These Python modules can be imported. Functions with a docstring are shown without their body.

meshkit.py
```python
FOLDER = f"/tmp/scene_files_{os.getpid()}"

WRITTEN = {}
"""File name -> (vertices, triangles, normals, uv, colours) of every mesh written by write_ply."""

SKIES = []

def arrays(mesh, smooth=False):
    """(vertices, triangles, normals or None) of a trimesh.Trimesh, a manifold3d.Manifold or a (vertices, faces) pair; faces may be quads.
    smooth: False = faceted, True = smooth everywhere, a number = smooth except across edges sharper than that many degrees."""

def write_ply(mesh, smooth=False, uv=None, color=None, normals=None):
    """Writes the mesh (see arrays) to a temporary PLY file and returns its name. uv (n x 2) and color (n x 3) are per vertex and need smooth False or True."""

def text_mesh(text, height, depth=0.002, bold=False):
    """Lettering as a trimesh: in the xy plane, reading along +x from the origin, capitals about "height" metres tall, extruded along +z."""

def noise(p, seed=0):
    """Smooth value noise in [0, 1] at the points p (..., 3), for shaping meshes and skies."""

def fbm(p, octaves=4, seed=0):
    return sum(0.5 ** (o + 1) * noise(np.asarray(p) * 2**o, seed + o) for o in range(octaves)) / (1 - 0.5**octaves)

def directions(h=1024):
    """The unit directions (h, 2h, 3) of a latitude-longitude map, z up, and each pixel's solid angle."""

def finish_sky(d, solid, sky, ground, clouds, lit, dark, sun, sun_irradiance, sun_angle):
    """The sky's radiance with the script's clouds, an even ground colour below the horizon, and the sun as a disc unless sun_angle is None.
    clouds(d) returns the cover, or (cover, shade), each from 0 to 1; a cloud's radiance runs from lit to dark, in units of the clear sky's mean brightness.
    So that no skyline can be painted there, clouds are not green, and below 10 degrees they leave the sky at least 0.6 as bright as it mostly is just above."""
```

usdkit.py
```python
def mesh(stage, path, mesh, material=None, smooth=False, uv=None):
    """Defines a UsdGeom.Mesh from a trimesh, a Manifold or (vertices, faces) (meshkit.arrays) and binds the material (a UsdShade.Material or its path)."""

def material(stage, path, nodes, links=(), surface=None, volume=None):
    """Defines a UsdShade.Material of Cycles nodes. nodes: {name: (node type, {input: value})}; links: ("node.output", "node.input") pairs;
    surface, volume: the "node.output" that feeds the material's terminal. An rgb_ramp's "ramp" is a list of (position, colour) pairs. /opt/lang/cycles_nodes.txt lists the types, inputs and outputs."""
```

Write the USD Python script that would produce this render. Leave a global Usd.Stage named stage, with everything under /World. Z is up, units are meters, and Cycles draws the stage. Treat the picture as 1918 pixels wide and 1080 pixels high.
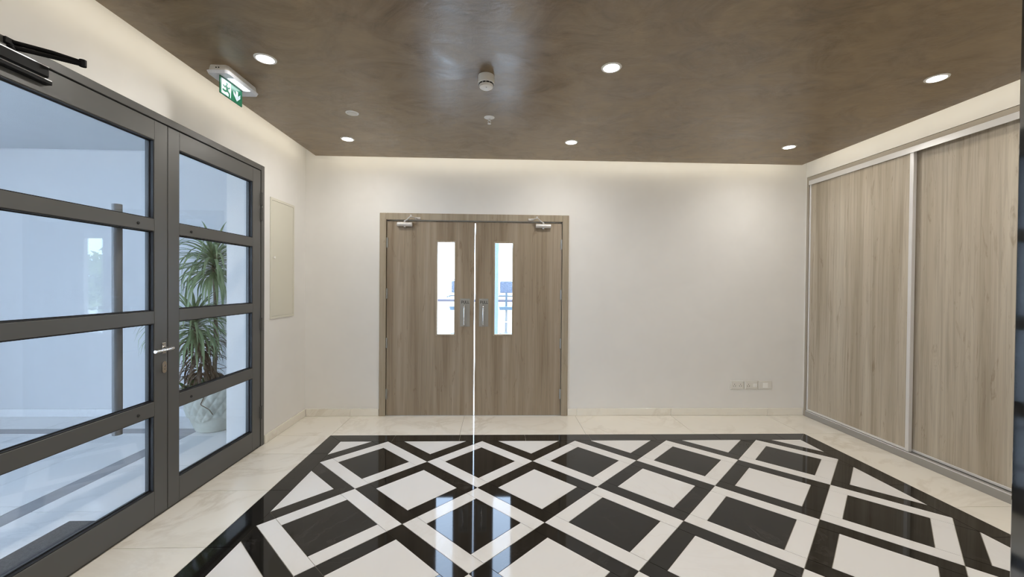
import math, random
import numpy as np, trimesh
import shapely.geometry as sg
from shapely import affinity
from pxr import Usd, UsdGeom, UsdLux, UsdShade, Gf, Sdf
import usdkit, meshkit

stage = Usd.Stage.CreateInMemory()
UsdGeom.SetStageUpAxis(stage, UsdGeom.Tokens.z)
UsdGeom.SetStageMetersPerUnit(stage, 1.0)
UsdGeom.Xform.Define(stage, '/World')
UsdGeom.Scope.Define(stage, '/World/Looks')

# ---------------------------------------------------------------- camera, sky, exposure
CAM_H, F_PX = 1.434, 761.15
RIGHT = (0.99938323, -0.03401514, 0.00872529)
UP = (-0.00837669, 0.01037727, 0.99991107)
FWD = (0.03410266, 0.99936744, -0.01008594)
cam = UsdGeom.Camera.Define(stage, '/World/camera')
cam.CreateHorizontalApertureAttr(36.0)
cam.CreateFocalLengthAttr(36.0 * F_PX / 1918)
cam.CreateClippingRangeAttr(Gf.Vec2f(0.02, 500))
cam.AddTransformOp().Set(Gf.Matrix4d(*RIGHT, 0, *UP, 0, *[-c for c in FWD], 0, 0, 0, CAM_H, 1))
cam.CreateExposureAttr(0.0)

sky = UsdLux.DomeLight.Define(stage, '/World/sky')      # bright hazy sky
sky.CreateColorAttr(Gf.Vec3f(0.58, 0.75, 1.0))
sky.CreateIntensityAttr(3.5)

D, XL, XR, ZC = 4.4277, -2.0646, 3.4237, 2.729            # back, left, right wall and dropped ceiling
YF = -2.6                                                   # wall behind the camera
GL, GB, GR = 0.191, 0.200, 0.205                         # cove gaps
WARM = (1.0, 0.91, 0.74)


def cove(name, pos, width, aim, power):
    """An LED strip lying on the edge of the dropped ceiling, aimed at the wall."""
    l = UsdLux.RectLight.Define(stage, '/World/' + name)
    l.CreateWidthAttr(width); l.CreateHeightAttr(0.10)
    l.CreateColorAttr(Gf.Vec3f(*WARM)); l.CreateIntensityAttr(power)
    a = np.array(aim, float); a /= np.linalg.norm(a)
    along = np.array([1.0, 0, 0]) if abs(a[0]) < 1e-6 else np.array([0, 1.0, 0])
    up = np.cross(-a, along)
    l.AddTransformOp().Set(Gf.Matrix4d(*along, 0, *up, 0, *(-a), 0, *pos, 1))


COVE = 3.5
CZ = ZC + 0.09
cove('cove_light_back', ((XL + XR) / 2, D - GB - 0.02, CZ), XR - XL - GL - GR - 0.1, (0, 1, -1), COVE)
cove('cove_light_left', (XL + GL + 0.02, (D + YF) / 2, CZ), D - YF - 0.4, (-1, 0, -1), COVE)
cove('cove_light_right', (XR - GR - 0.02, (D + YF) / 2, CZ), D - YF - 0.4, (1, 0, -1), COVE)
LAMP = 415.0                                                # radiance of a downlight's lens

# ---------------------------------------------------------------- helpers
LOC, NAMES = {'/World': np.zeros(3)}, {}


def numbered(parent, name):
    k = NAMES.get((parent, name), 0)
    NAMES[parent, name] = k + 1
    return f'{parent}/{name}' + (f'_{k:03d}' if k else '')


def tag(prim, label=None, cat=None, group=None, kind=None):
    for k, v in (('label', label), ('category', cat), ('group', group), ('kind', kind)):
        if v:
            prim.SetCustomDataByKey(k, v)
    return prim


def thing(name, label, cat, loc=(0, 0, 0), group=None, kind=None):
    p = numbered('/World', name)
    x = UsdGeom.Xform.Define(stage, p)
    x.AddTranslateOp().Set(Gf.Vec3d(*map(float, loc)))
    LOC[p] = np.array(loc, float)
    tag(x.GetPrim(), label, cat, group, kind)
    return p


def part(parent, name, mesh=None, mat=None, smooth=False, label=None, kind=None):
    """A mesh (in world coordinates) or, without one, an Xform, as a child of parent."""
    p = numbered(parent, name)
    LOC[p] = LOC[parent]
    if mesh is None:
        prim = UsdGeom.Xform.Define(stage, p).GetPrim()
    else:
        v, f, n = meshkit.arrays(mesh, smooth)
        m = trimesh.Trimesh(v - LOC[parent], f, process=False)
        prim = usdkit.mesh(stage, p, m if not smooth else m, mat, smooth).GetPrim()
    tag(prim, label, None, None, kind)
    return p


def solo(name, mesh, mat, label, cat, group=None, kind=None, smooth=False):
    p = part('/World', name, mesh, mat, smooth)
    tag(stage.GetPrimAtPath(p), label, cat, group, kind)
    return p


def dup(src, loc, label, group=None):
    was = stage.GetPrimAtPath(src).GetCustomData()
    base = src.rsplit('/', 1)[1]
    p = thing(base, label, was['category'], loc, group or was.get('group'))
    prim = stage.GetPrimAtPath(p)
    prim.GetReferences().AddInternalReference(Sdf.Path(src))
    prim.SetInstanceable(True)
    return p


def bx(x0, x1, y0, y1, z0, z1, c=0.0):
    lo, hi = np.minimum([x0, y0, z0], [x1, y1, z1]), np.maximum([x0, y0, z0], [x1, y1, z1])
    if not c:
        m = trimesh.creation.box(hi - lo)
        m.apply_translation((lo + hi) / 2)
        return m
    c = min(c, (hi - lo).min() * 0.45)
    pts = []
    for sx in (0, 1):
        for sy in (0, 1):
            for sz in (0, 1):
                p = np.where([sx, sy, sz], hi, lo)
                d = np.where([sx, sy, sz], -c, c)
                for k in range(3):
                    q = p + d
                    q[k] = p[k]
                    pts.append(q)
    return trimesh.convex.convex_hull(np.array(pts))


def cat(*m):
    return trimesh.util.concatenate([x for k in m for x in (k if isinstance(k, list) else [k])])


def tube(pts, r, n=10, cap=True):
    pts = np.array(pts, float)
    r = np.full(len(pts), r) if np.ndim(r) == 0 else np.array(r)
    t = np.gradient(pts, axis=0)
    t /= np.linalg.norm(t, axis=1, keepdims=True)
    a = np.array([0, 0, 1.0]) if abs(t[0][2]) < 0.9 else np.array([1.0, 0, 0])
    u = np.cross(t[0], a); u /= np.linalg.norm(u)
    V, F = [], []
    for i, p in enumerate(pts):
        u = u - t[i] * (u @ t[i]); u /= np.linalg.norm(u)
        w = np.cross(t[i], u)
        for k in range(n):
            an = 2 * math.pi * k / n
            V.append(p + r[i] * (math.cos(an) * u + math.sin(an) * w))
    for i in range(len(pts) - 1):
        for k in range(n):
            a_, b_ = i * n + k, i * n + (k + 1) % n
            F += [(a_, b_, b_ + n), (a_, b_ + n, a_ + n)]
    if cap:
        V += [pts[0], pts[-1]]
        c0, c1 = len(V) - 2, len(V) - 1
        for k in range(n):
            F += [(c0, (k + 1) % n, k), (c1, (len(pts) - 1) * n + k, (len(pts) - 1) * n + (k + 1) % n)]
    m = trimesh.Trimesh(np.array(V), np.array(F), process=False)
    if m.volume < 0:
        m.invert()
    return m


def cyl(p, q, r, n=20):
    return tube([p, q], r, n)


def lathe(profile, centre, n=32, axis=None):
    """profile: (radius, height) pairs from bottom to top about +z; a closed solid when it begins and ends at radius 0."""
    m = trimesh.creation.revolve(np.array(profile, float), sections=n)
    if m.volume < 0:
        m.invert()
    if axis is not None:
        m.apply_transform(trimesh.geometry.align_vectors([0, 0, 1], axis))
    m.apply_translation(centre)
    return m


def extr(poly, z0, z1):
    out = []
    for g in getattr(poly, 'geoms', [poly]):
        if g.area > 1e-6:
            m = trimesh.creation.extrude_polygon(g, z1 - z0, engine='earcut')
            m.apply_translation([0, 0, z0])
            out.append(m)
    return cat(out) if out else None


def onto(mesh, origin, ex, ey, ez):
    """Moves a mesh made in the xy plane onto the axes ex, ey, ez at origin."""
    T = np.eye(4)
    T[:3, 0], T[:3, 1], T[:3, 2], T[:3, 3] = ex, ey, ez, origin
    m = mesh.copy(); m.apply_transform(T)
    if np.linalg.det(T[:3, :3]) < 0:
        m.invert()
    return m


# ---------------------------------------------------------------- materials
def mat(name, nodes, links, surface='p.BSDF'):
    return usdkit.material(stage, '/World/Looks/' + name, nodes, links, surface=surface)


def plain(name, col, rough=0.5, metal=0.0, **kw):
    return mat(name, {'p': ('principled_bsdf', dict(base_color=col, roughness=rough, metallic=metal, **kw))}, [])


def mottled(name, c0, c1, scale, rough=0.5, detail=4, stretch=(1, 1, 1), bump=0.0, vary=0.0, lo=0.3, hi=0.7, **kw):
    nodes = {'g': ('geometry', {}), 'm': ('mapping', {'scale': tuple(scale * s for s in stretch)}),
             'n': ('noise_texture', {'scale': 1.0, 'detail': detail, 'roughness': 0.6, 'distortion': 0.4}),
             'r': ('rgb_ramp', {'ramp': [(0, c0), (lo, c0), (hi, c1), (1, c1)]}),
             'p': ('principled_bsdf', dict(roughness=rough, **kw))}
    links = [('g.position', 'm.vector'), ('m.vector', 'n.vector'), ('n.fac', 'r.fac')]
    out = 'r.color'
    if vary:
        nodes['o'] = ('object_info', {})
        nodes['mr'] = ('map_range', {'from_min': 0.0, 'from_max': 1.0, 'to_min': 1 - vary, 'to_max': 1 + vary * 0.3})
        nodes['h'] = ('hsv', {'saturation': 1.0, 'fac': 1.0, 'hue': 0.5})
        links += [('o.random', 'mr.value'), ('mr.result', 'h.value'), (out, 'h.color')]
        out = 'h.color'
    links.append((out, 'p.base_color'))
    if bump:
        nodes['b'] = ('bump', {'strength': bump, 'distance': 0.003})
        links += [('n.fac', 'b.height'), ('b.normal', 'p.normal')]
    return mat(name, nodes, links)


def wood(name, dark, mid, light, rough=0.5):
    nodes = {'g': ('geometry', {}), 'o': ('object_info', {}),
             's': ('vector_math', {'math_type': 'scale', 'vector1': (7.3, 3.1, 5.7)}), 'a': ('vector_math', {'math_type': 'add'}),
             'm1': ('mapping', {'scale': (7.0, 7.0, 0.25)}), 'm2': ('mapping', {'scale': (42.0, 42.0, 1.1)}), 'm3': ('mapping', {'scale': (10.0, 10.0, 1.6)}),
             'n1': ('noise_texture', {'scale': 1.0, 'detail': 3, 'roughness': 0.55, 'distortion': 0.5}),
             'n2': ('noise_texture', {'scale': 1.0, 'detail': 5, 'roughness': 0.65, 'distortion': 0.8}),
             'n3': ('noise_texture', {'scale': 1.0, 'detail': 4, 'roughness': 0.7, 'distortion': 2.6}),
             'r1': ('rgb_ramp', {'ramp': [(0.0, dark), (0.33, dark), (0.5, mid), (0.68, light), (1.0, light)]}),
             'r2': ('rgb_ramp', {'ramp': [(0, (0.74, 0.73, 0.72)), (0.38, (0.84, 0.83, 0.82)), (0.55, (1, 1, 1)), (1, (1.04, 1.04, 1.04))]}),
             'r3': ('rgb_ramp', {'ramp': [(0, (0.62, 0.56, 0.5)), (0.3, (0.74, 0.69, 0.64)), (0.40, (1, 1, 1)), (1, (1, 1, 1))]}),
             'x1': ('mix_color', {'blend_type': 'multiply', 'fac': 1.0}), 'x2': ('mix_color', {'blend_type': 'multiply', 'fac': 0.85}),
             'b': ('bump', {'strength': 0.25, 'distance': 0.0015}),
             'p': ('principled_bsdf', {'roughness': rough, 'specular_ior_level': 0.4})}
    links = [('o.random', 's.scale'), ('g.position', 'a.vector1'), ('s.vector', 'a.vector2'),
             ('a.vector', 'm1.vector'), ('a.vector', 'm2.vector'), ('a.vector', 'm3.vector'),
             ('m1.vector', 'n1.vector'), ('m2.vector', 'n2.vector'), ('m3.vector', 'n3.vector'),
             ('n1.fac', 'r1.fac'), ('n2.fac', 'r2.fac'), ('n3.fac', 'r3.fac'),
             ('r1.color', 'x1.a'), ('r2.color', 'x1.b'), ('x1.result', 'x2.a'), ('r3.color', 'x2.b'), ('x2.result', 'p.base_color'),
             ('n2.fac', 'b.height'), ('b.normal', 'p.normal')]
    return mat(name, nodes, links)


def marble(name, base, vein, rough=0.06, scale=1.3, amount=0.6, vary=0.05, wide=0.025, ior=1.42):
    nodes = {'g': ('geometry', {}), 'o': ('object_info', {}),
             's': ('vector_math', {'math_type': 'scale', 'vector1': (9.1, 6.3, 4.2)}), 'a': ('vector_math', {'math_type': 'add'}),
             'n1': ('noise_texture', {'scale': scale, 'detail': 7, 'roughness': 0.6, 'distortion': 1.4}),
             'n2': ('noise_texture', {'scale': scale * 0.7, 'detail': 3, 'roughness': 0.5, 'distortion': 0.5}),
             'r1': ('rgb_ramp', {'ramp': [(0, (0, 0, 0)), (0.5 - wide, (0, 0, 0)), (0.5, (1, 1, 1)), (0.5 + wide, (0, 0, 0)), (1, (0, 0, 0))]}),
             'r2': ('rgb_ramp', {'ramp': [(0, (0, 0, 0)), (0.42, (0.08, 0.08, 0.08)), (0.62, (1, 1, 1)), (1, (1, 1, 1))]}),
             'mu': ('math', {'math_type': 'multiply'}), 'mu2': ('math', {'math_type': 'multiply', 'value2': amount}),
             'x': ('mix_color', {'blend_type': 'mix', 'a': base, 'b': vein}),
             'mr': ('map_range', {'from_min': 0.0, 'from_max': 1.0, 'to_min': 1 - vary, 'to_max': 1.0}),
             'h': ('hsv', {'saturation': 1.0, 'fac': 1.0, 'hue': 0.5}),
             'p': ('principled_bsdf', {'roughness': rough, 'ior': ior})}
    links = [('o.random', 's.scale'), ('g.position', 'a.vector1'), ('s.vector', 'a.vector2'), ('a.vector', 'n1.vector'), ('a.vector', 'n2.vector'),
             ('n1.fac', 'r1.fac'), ('n2.fac', 'r2.fac'), ('r1.color', 'mu.value1'), ('r2.color', 'mu.value2'), ('mu.value', 'mu2.value1'),
             ('mu2.value', 'x.fac'), ('o.random', 'mr.value'), ('mr.result', 'h.value'), ('x.result', 'h.color'), ('h.color', 'p.base_color')]
    return mat(name, nodes, links)


def pane_mat(name, tint=(0.98, 0.988, 0.99)):
    """Window glass: clear, with each face's reflection by Schlick's law, the same from either side."""
    return mat(name, {'t': ('transparent_bsdf', {'color': tint}), 'g': ('glossy_bsdf', {'color': (1, 1, 1), 'roughness': 0.0}), 'geo': ('geometry', {}),
                      'd': ('vector_math', {'math_type': 'dot_product'}), 'ab': ('math', {'math_type': 'absolute'}), 'iv': ('math', {'math_type': 'subtract', 'value1': 1.0}),
                      'pw': ('math', {'math_type': 'power', 'value2': 5.0}), 'f': ('math', {'math_type': 'multiply_add', 'value2': 0.96, 'value3': 0.04}), 'm': ('mix_closure', {})},
               [('geo.normal', 'd.vector1'), ('geo.incoming', 'd.vector2'), ('d.value', 'ab.value1'), ('ab.value', 'iv.value2'), ('iv.value', 'pw.value1'), ('pw.value', 'f.value1'),
                ('f.value', 'm.fac'), ('t.BSDF', 'm.closure1'), ('g.BSDF', 'm.closure2')], 'm.closure')


def leaf_mat(name, c0, c1, rough=0.4):
    return mat(name, {'o': ('geometry', {}), 'n': ('noise_texture', {'scale': 9.0, 'detail': 2}), 'r': ('rgb_ramp', {'ramp': [(0.3, c0), (0.7, c1)]}),
                      'p': ('principled_bsdf', {'roughness': rough}), 't': ('translucent_bsdf', {}), 'm': ('mix_closure', {'fac': 0.3})},
               [('o.position', 'n.vector'), ('n.fac', 'r.fac'), ('r.color', 'p.base_color'), ('r.color', 't.color'), ('p.BSDF', 'm.closure1'), ('t.BSDF', 'm.closure2')], 'm.closure')


M_WALL = mottled('white_wall_paint', (0.79, 0.78, 0.755), (0.82, 0.81, 0.785), 3.0, 0.7, bump=0.04)
M_SLAB = plain('white_soffit_paint', (0.85, 0.84, 0.80), 0.8)
M_CEIL = mat('brown_polished_plaster', {
    'g': ('geometry', {}), 'm1': ('mapping', {'scale': (2.6, 3.4, 1)}), 'm2': ('mapping', {'scale': (9.0, 16.0, 1)}),
    'n1': ('noise_texture', {'scale': 1.0, 'detail': 6, 'roughness': 0.65, 'distortion': 0.9}), 'n2': ('noise_texture', {'scale': 1.0, 'detail': 5, 'roughness': 0.6, 'distortion': 0.6}),
    'r1': ('rgb_ramp', {'ramp': [(0.3, (0.125, 0.074, 0.025)), (0.5, (0.185, 0.117, 0.046)), (0.68, (0.25, 0.17, 0.078))]}),
    'r2': ('rgb_ramp', {'ramp': [(0.3, (0.84, 0.83, 0.82)), (0.7, (1.1, 1.1, 1.1))]}), 'x': ('mix_color', {'blend_type': 'multiply', 'fac': 1.0}),
    'mr': ('map_range', {'from_min': 0.3, 'from_max': 0.7, 'to_min': 0.27, 'to_max': 0.43}), 'b': ('bump', {'strength': 0.32, 'distance': 0.005}),
    'p': ('principled_bsdf', {'metallic': 0.0, 'ior': 2.15, 'specular_ior_level': 0.5, 'specular_tint': (1.0, 0.95, 0.88)})},
    [('g.position', 'm1.vector'), ('g.position', 'm2.vector'), ('m1.vector', 'n1.vector'), ('m2.vector', 'n2.vector'), ('n1.fac', 'r1.fac'), ('n2.fac', 'r2.fac'),
     ('r1.color', 'x.a'), ('r2.color', 'x.b'), ('x.result', 'p.base_color'), ('n1.fac', 'mr.value'), ('mr.result', 'p.roughness'), ('n2.fac', 'b.height'), ('b.normal', 'p.normal')])
M_CREAM = marble('cream_marble', (0.87, 0.835, 0.755), (0.54, 0.47, 0.36), 0.07, 1.3, 0.36, 0.05, 0.055, 1.33)
M_WHITE = marble('white_marble', (0.79, 0.782, 0.77), (0.60, 0.55, 0.48), 0.06, 1.4, 0.12, 0.03, 0.025, 1.24)
M_BLACK = marble('black_marble', (0.012, 0.011, 0.0095), (0.06, 0.05, 0.045), 0.045, 2.0, 0.35, 0.25)
M_GROUT = plain('beige_grout', (0.40, 0.37, 0.31), 0.8)
M_WOOD_DOOR = wood('grey_oak_door', (0.25, 0.19, 0.128), (0.32, 0.255, 0.18), (0.38, 0.31, 0.232), 0.5)
M_WOOD_FRAME = wood('grey_oak_frame', (0.34, 0.285, 0.205), (0.385, 0.325, 0.24), (0.42, 0.36, 0.27), 0.5)
M_WOOD_ROBE = wood('pale_oak_laminate', (0.42, 0.36, 0.275), (0.52, 0.46, 0.37), (0.60, 0.545, 0.45), 0.45)
M_ALU_DARK = plain('dark_grey_powder_coat', (0.098, 0.098, 0.093), 0.42)
M_RUBBER = plain('black_rubber', (0.012, 0.012, 0.014), 0.55)
M_GLASS = pane_mat('clear_glass')
M_ALU = plain('satin_aluminium', (0.80, 0.80, 0.81), 0.35, 0.35)
M_ALU_GREY = plain('grey_plinth_laminate', (0.36, 0.35, 0.33), 0.4)
M_TAUPE = plain('taupe_trim', (0.40, 0.36, 0.30), 0.5)
M_STEEL = plain('brushed_steel', (0.42, 0.42, 0.405), 0.38, 0.85)
M_BARGREY = plain('mid_grey_powder_coat', (0.17, 0.175, 0.18), 0.45)
M_CHROME = plain('polished_chrome', (0.78, 0.78, 0.78), 0.14, 1.0)
M_SILVER = plain('silver_paint', (0.62, 0.60, 0.58), 0.35, 0.3)
M_BLACKP = plain('gloss_black_paint', (0.005, 0.005, 0.0055), 0.5, specular_ior_level=0.12)
M_PLASTIC = plain('white_plastic', (0.90, 0.895, 0.87), 0.4)
M_PLATE = plain('ivory_plastic', (0.76, 0.745, 0.70), 0.35)
M_BEIGEMETAL = plain('beige_painted_metal', (0.70, 0.68, 0.585), 0.45)
M_HOLE = plain('dark_opening', (0.02, 0.02, 0.02), 0.8)
M_INK = plain('black_ink', (0.02, 0.02, 0.02), 0.5)
M_LENS = mat('lit_lamp_lens', {'e': ('emission', {'color': (1.0, 0.955, 0.89), 'strength': LAMP})}, [], 'e.emission')
M_EXITLAMP = mat('lit_exit_lamp', {'e': ('emission', {'color': (0.85, 0.93, 1.0), 'strength': 8.0})}, [], 'e.emission')
M_EXITBODY = plain('translucent_white_plastic', (0.75, 0.78, 0.85), 0.35)
M_GREEN = plain('sign_green', (0.012, 0.12, 0.06), 0.3)
M_SIGNWHITE = plain('sign_white', (0.52, 0.60, 0.66), 0.3)
M_GRANITE = mat('polished_black_granite', {
    'g': ('geometry', {}), 'v': ('voronoi_texture', {'scale': 160.0}), 'n': ('noise_texture', {'scale': 40.0, 'detail': 4}), 'r': ('rgb_ramp', {'ramp': [(0.35, (0.006, 0.007, 0.009)), (0.62, (0.012, 0.014, 0.018)), (0.8, (0.05, 0.055, 0.06))]}),
    'p': ('principled_bsdf', {'roughness': 0.05, 'ior': 2.5})}, [('g.position', 'n.vector'), ('n.fac', 'r.fac'), ('r.color', 'p.base_color')])
M_PORCH = mottled('white_render', (0.70, 0.705, 0.71), (0.73, 0.735, 0.74), 1.5, 0.8)
M_PORCHTILE = marble('porch_white_tile', (0.88, 0.88, 0.88), (0.6, 0.6, 0.6), 0.3, 1.2, 0.25)
M_PORCHGREY = mottled('porch_grey_tile', (0.30, 0.30, 0.315), (0.38, 0.38, 0.40), 5.0, 0.4)
M_MAT = mottled('grey_entrance_carpet', (0.055, 0.055, 0.06), (0.12, 0.12, 0.125), 140.0, 0.95, bump=0.8)
M_POT = mottled('cream_glazed_ceramic', (0.50, 0.50, 0.42), (0.62, 0.63, 0.55), 6.0, 0.35)
M_SOIL = mottled('dark_soil', (0.03, 0.02, 0.014), (0.07, 0.05, 0.035), 60.0, 0.95, bump=0.8)
M_STEM = mottled('brown_cane', (0.16, 0.12, 0.08), (0.26, 0.21, 0.15), 30.0, 0.8)
M_LEAF = leaf_mat('dracaena_green', (0.22, 0.31, 0.15), (0.42, 0.52, 0.29))
M_LEAF2 = leaf_mat('ivy_green', (0.10, 0.20, 0.06), (0.24, 0.34, 0.13))
M_DRY = leaf_mat('dry_brown_leaf', (0.10, 0.06, 0.04), (0.20, 0.14, 0.09))
M_PAVE = mottled('pale_terrace_paving', (0.66, 0.65, 0.63), (0.74, 0.73, 0.70), 2.0, 0.7)
M_PARAPET = mottled('white_parapet_paint', (0.80, 0.80, 0.80), (0.84, 0.84, 0.84), 2.0, 0.8)
M_COPING = plain('grey_coping', (0.06, 0.05, 0.06), 0.6)
M_BLUEMESH = mottled('speckled_blue_mesh', (0.02, 0.028, 0.05), (0.16, 0.18, 0.22), 90.0, 0.6, lo=0.5, hi=0.62)
M_BLUEGREY = plain('blue_grey_vinyl', (0.035, 0.06, 0.08), 0.4)
M_TREE = leaf_mat('tree_leaf_green', (0.16, 0.24, 0.05), (0.40, 0.46, 0.14))
M_BARK = mottled('tree_bark', (0.12, 0.09, 0.06), (0.2, 0.16, 0.12), 25.0, 0.9)

# ---------------------------------------------------------------- floor
A, X0, Y0 = 0.8529, -1.4134, 3.7102                        # lattice: node spacing, inner border corner
ROWS = 6                                                    # rows of nodes from the back
Y1 = Y0 - A / 2 * ROWS
X1 = X0 + 5 * A
BW = 0.152                                                  # black border width
GAP = 0.0016
floor = thing('floor', 'polished marble floor with black and white diamond pattern inside a cream border', 'floor', kind='structure')
part(floor, 'grout_bed', cat(bx(XL - 0.07, XR + 0.66, YF, D + 0.2, -0.06, -0.0035)), M_GROUT)


def tile(poly, m, parent=floor, gap=GAP, name='tile', th=0.012, z=0.0):
    for g in getattr(poly.buffer(-gap, join_style=2), 'geoms', [poly.buffer(-gap, join_style=2)]):
        if g.is_empty or g.area < 2e-5:
            continue
        part(parent, name, extr(g, z - th, z), m)


def rect(x0, x1, y0, y1):
    return sg.box(min(x0, x1), min(y0, y1), max(x0, x1), max(y0, y1))


inner = rect(X0, X1, Y1, Y0)
S, W = A / math.sqrt(2), 0.1025                             # cell side, strip width
u, v = np.array([1, -1]) / math.sqrt(2), np.array([1, 1]) / math.sqrt(2)    # the long strips run along u


def cell(cx, cy, frame, centre):
    def q(a0, a1, b0, b1):
        return sg.Polygon([np.array([cx, cy]) + u * a + v * b for a, b in ((a0, b0), (a1, b0), (a1, b1), (a0, b1))]).intersection(inner)
    h = S / 2
    for poly, m in ((q(-h, h, h - W, h), frame), (q(-h, h, -h, -h + W), frame), (q(-h, -h + W, -h + W, h - W), frame), (q(h - W, h, -h + W, h - W), frame), (q(-h + W, h - W, -h + W, h - W), centre)):
        if not poly.is_empty:
            tile(poly, m)


for r in range(0, ROWS + 1):
    for k in range(0, 6):
        cy = Y0 - A / 2 * r
        if r % 2:
            if k < 5:
                cell(X0 + A * (k + 0.5), cy, M_WHITE, M_BLACK)
        else:
            cell(X0 + A * k, cy, M_BLACK, M_WHITE)
# border, in lengths of about 0.61 m, mitred at the corners
bx0, bx1, by0, by1 = X0 - BW, X1 + BW, Y1 - BW, Y0 + BW
for side in range(4):
    ring = [sg.Polygon([(bx0, by1), (bx1, by1), (X1, Y0), (X0, Y0)]), sg.Polygon([(bx0, by0), (bx1, by0), (X1, Y1), (X0, Y1)]),
            sg.Polygon([(bx0, by0), (bx0, by1), (X0, Y0), (X0, Y1)]), sg.Polygon([(bx1, by0), (bx1, by1), (X1, Y0), (X1, Y1)])][side]
    if side < 2:
        cuts = [bx0] + [-0.955 + 0.61 * k for k in range(7) if -0.955 + 0.61 * k < bx1 - 0.2] + [bx1]
        for a, b in zip(cuts, cuts[1:]):
            tile(ring.intersection(rect(a, b, by0, by1)), M_BLACK)
    else:
        cuts = [by0] + [y for y in (1.64, 2.235, 2.845, 3.452)] + [by1]
        for a, b in zip(cuts, cuts[1:]):
            tile(ring.intersection(rect(bx0, bx1, a, b)), M_BLACK)
# cream tiles around
for a, b in zip([-1.56, -0.355, 0.855, 1.92, 2.995], [-0.355, 0.855, 1.92, 2.995, XR]):
    tile(rect(a, b, by1, D), M_CREAM)
tile(rect(XL, -1.56, by1, D), M_CREAM)
ys = [by0, 1.04 + 0.0, 1.64, 2.235, 2.845, 3.452, by1]
for a, b in zip(ys, ys[1:]):
    if b - a > 0.02:
        tile(rect(XL, bx0, a, b), M_CREAM)
ys = [by0, 1.35, 2.55, by1]
for a, b in zip(ys, ys[1:]):
    tile(rect(bx1, XR, a, b), M_CREAM)
for j in range(6):
    a, b = by0 - 0.6 * (j + 1), by0 - 0.6 * j
    xs = np.linspace(XL, XR, 6)
    for p_, q_ in zip(xs, xs[1:]):
        tile(rect(p_, q_, max(a, YF), b), M_CREAM)

# ---------------------------------------------------------------- walls and ceiling
TOPZ = 2.96
WT = 0.322                                                  # left wall is deep
DY0, DY1, DZ1 = 1.565, 3.657, 2.449                         # glazed door opening
solo('wall_left', cat(bx(XL - WT, XL, DY1, D + 0.2, -0.06, TOPZ), bx(XL - WT, XL, YF, DY0, -0.06, TOPZ), bx(XL - WT, XL, DY0, DY1, DZ1, TOPZ)), M_WALL,
     'white wall with the glazed entrance door in it, on the left', 'wall', kind='structure')
BX0, BX1, BZ1 = -1.245, 0.735, 2.155
solo('wall_back', cat(bx(XL, BX0, D, D + 0.2, -0.06, TOPZ), bx(BX1, XR + 0.2, D, D + 0.2, -0.06, TOPZ), bx(BX0, BX1, D, D + 0.2, BZ1, TOPZ)), M_WALL,
     'white wall facing the viewer, around the wooden double doors', 'wall', kind='structure')
WY0, WY1, WZ1 = 2.16, D - 0.012, 2.648                      # wardrobe recess in the right wall
solo('wall_right', cat(bx(XR, XR + 0.75, YF, WY0, -0.06, TOPZ), bx(XR, XR + 0.75, WY0, D, WZ1, TOPZ), bx(XR + 0.7, XR + 0.75, WY0, D, -0.06, WZ1), bx(XR, XR + 0.7, WY1, D, -0.06, WZ1)), M_WALL,
     'white wall above and beside the sliding wardrobe, on the right', 'wall', kind='structure')
solo('wall_front', bx(XL - WT, XR + 0.75, YF - 0.15, YF, -0.06, TOPZ), M_WALL, 'white wall behind the viewer', 'wall', kind='structure')
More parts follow.
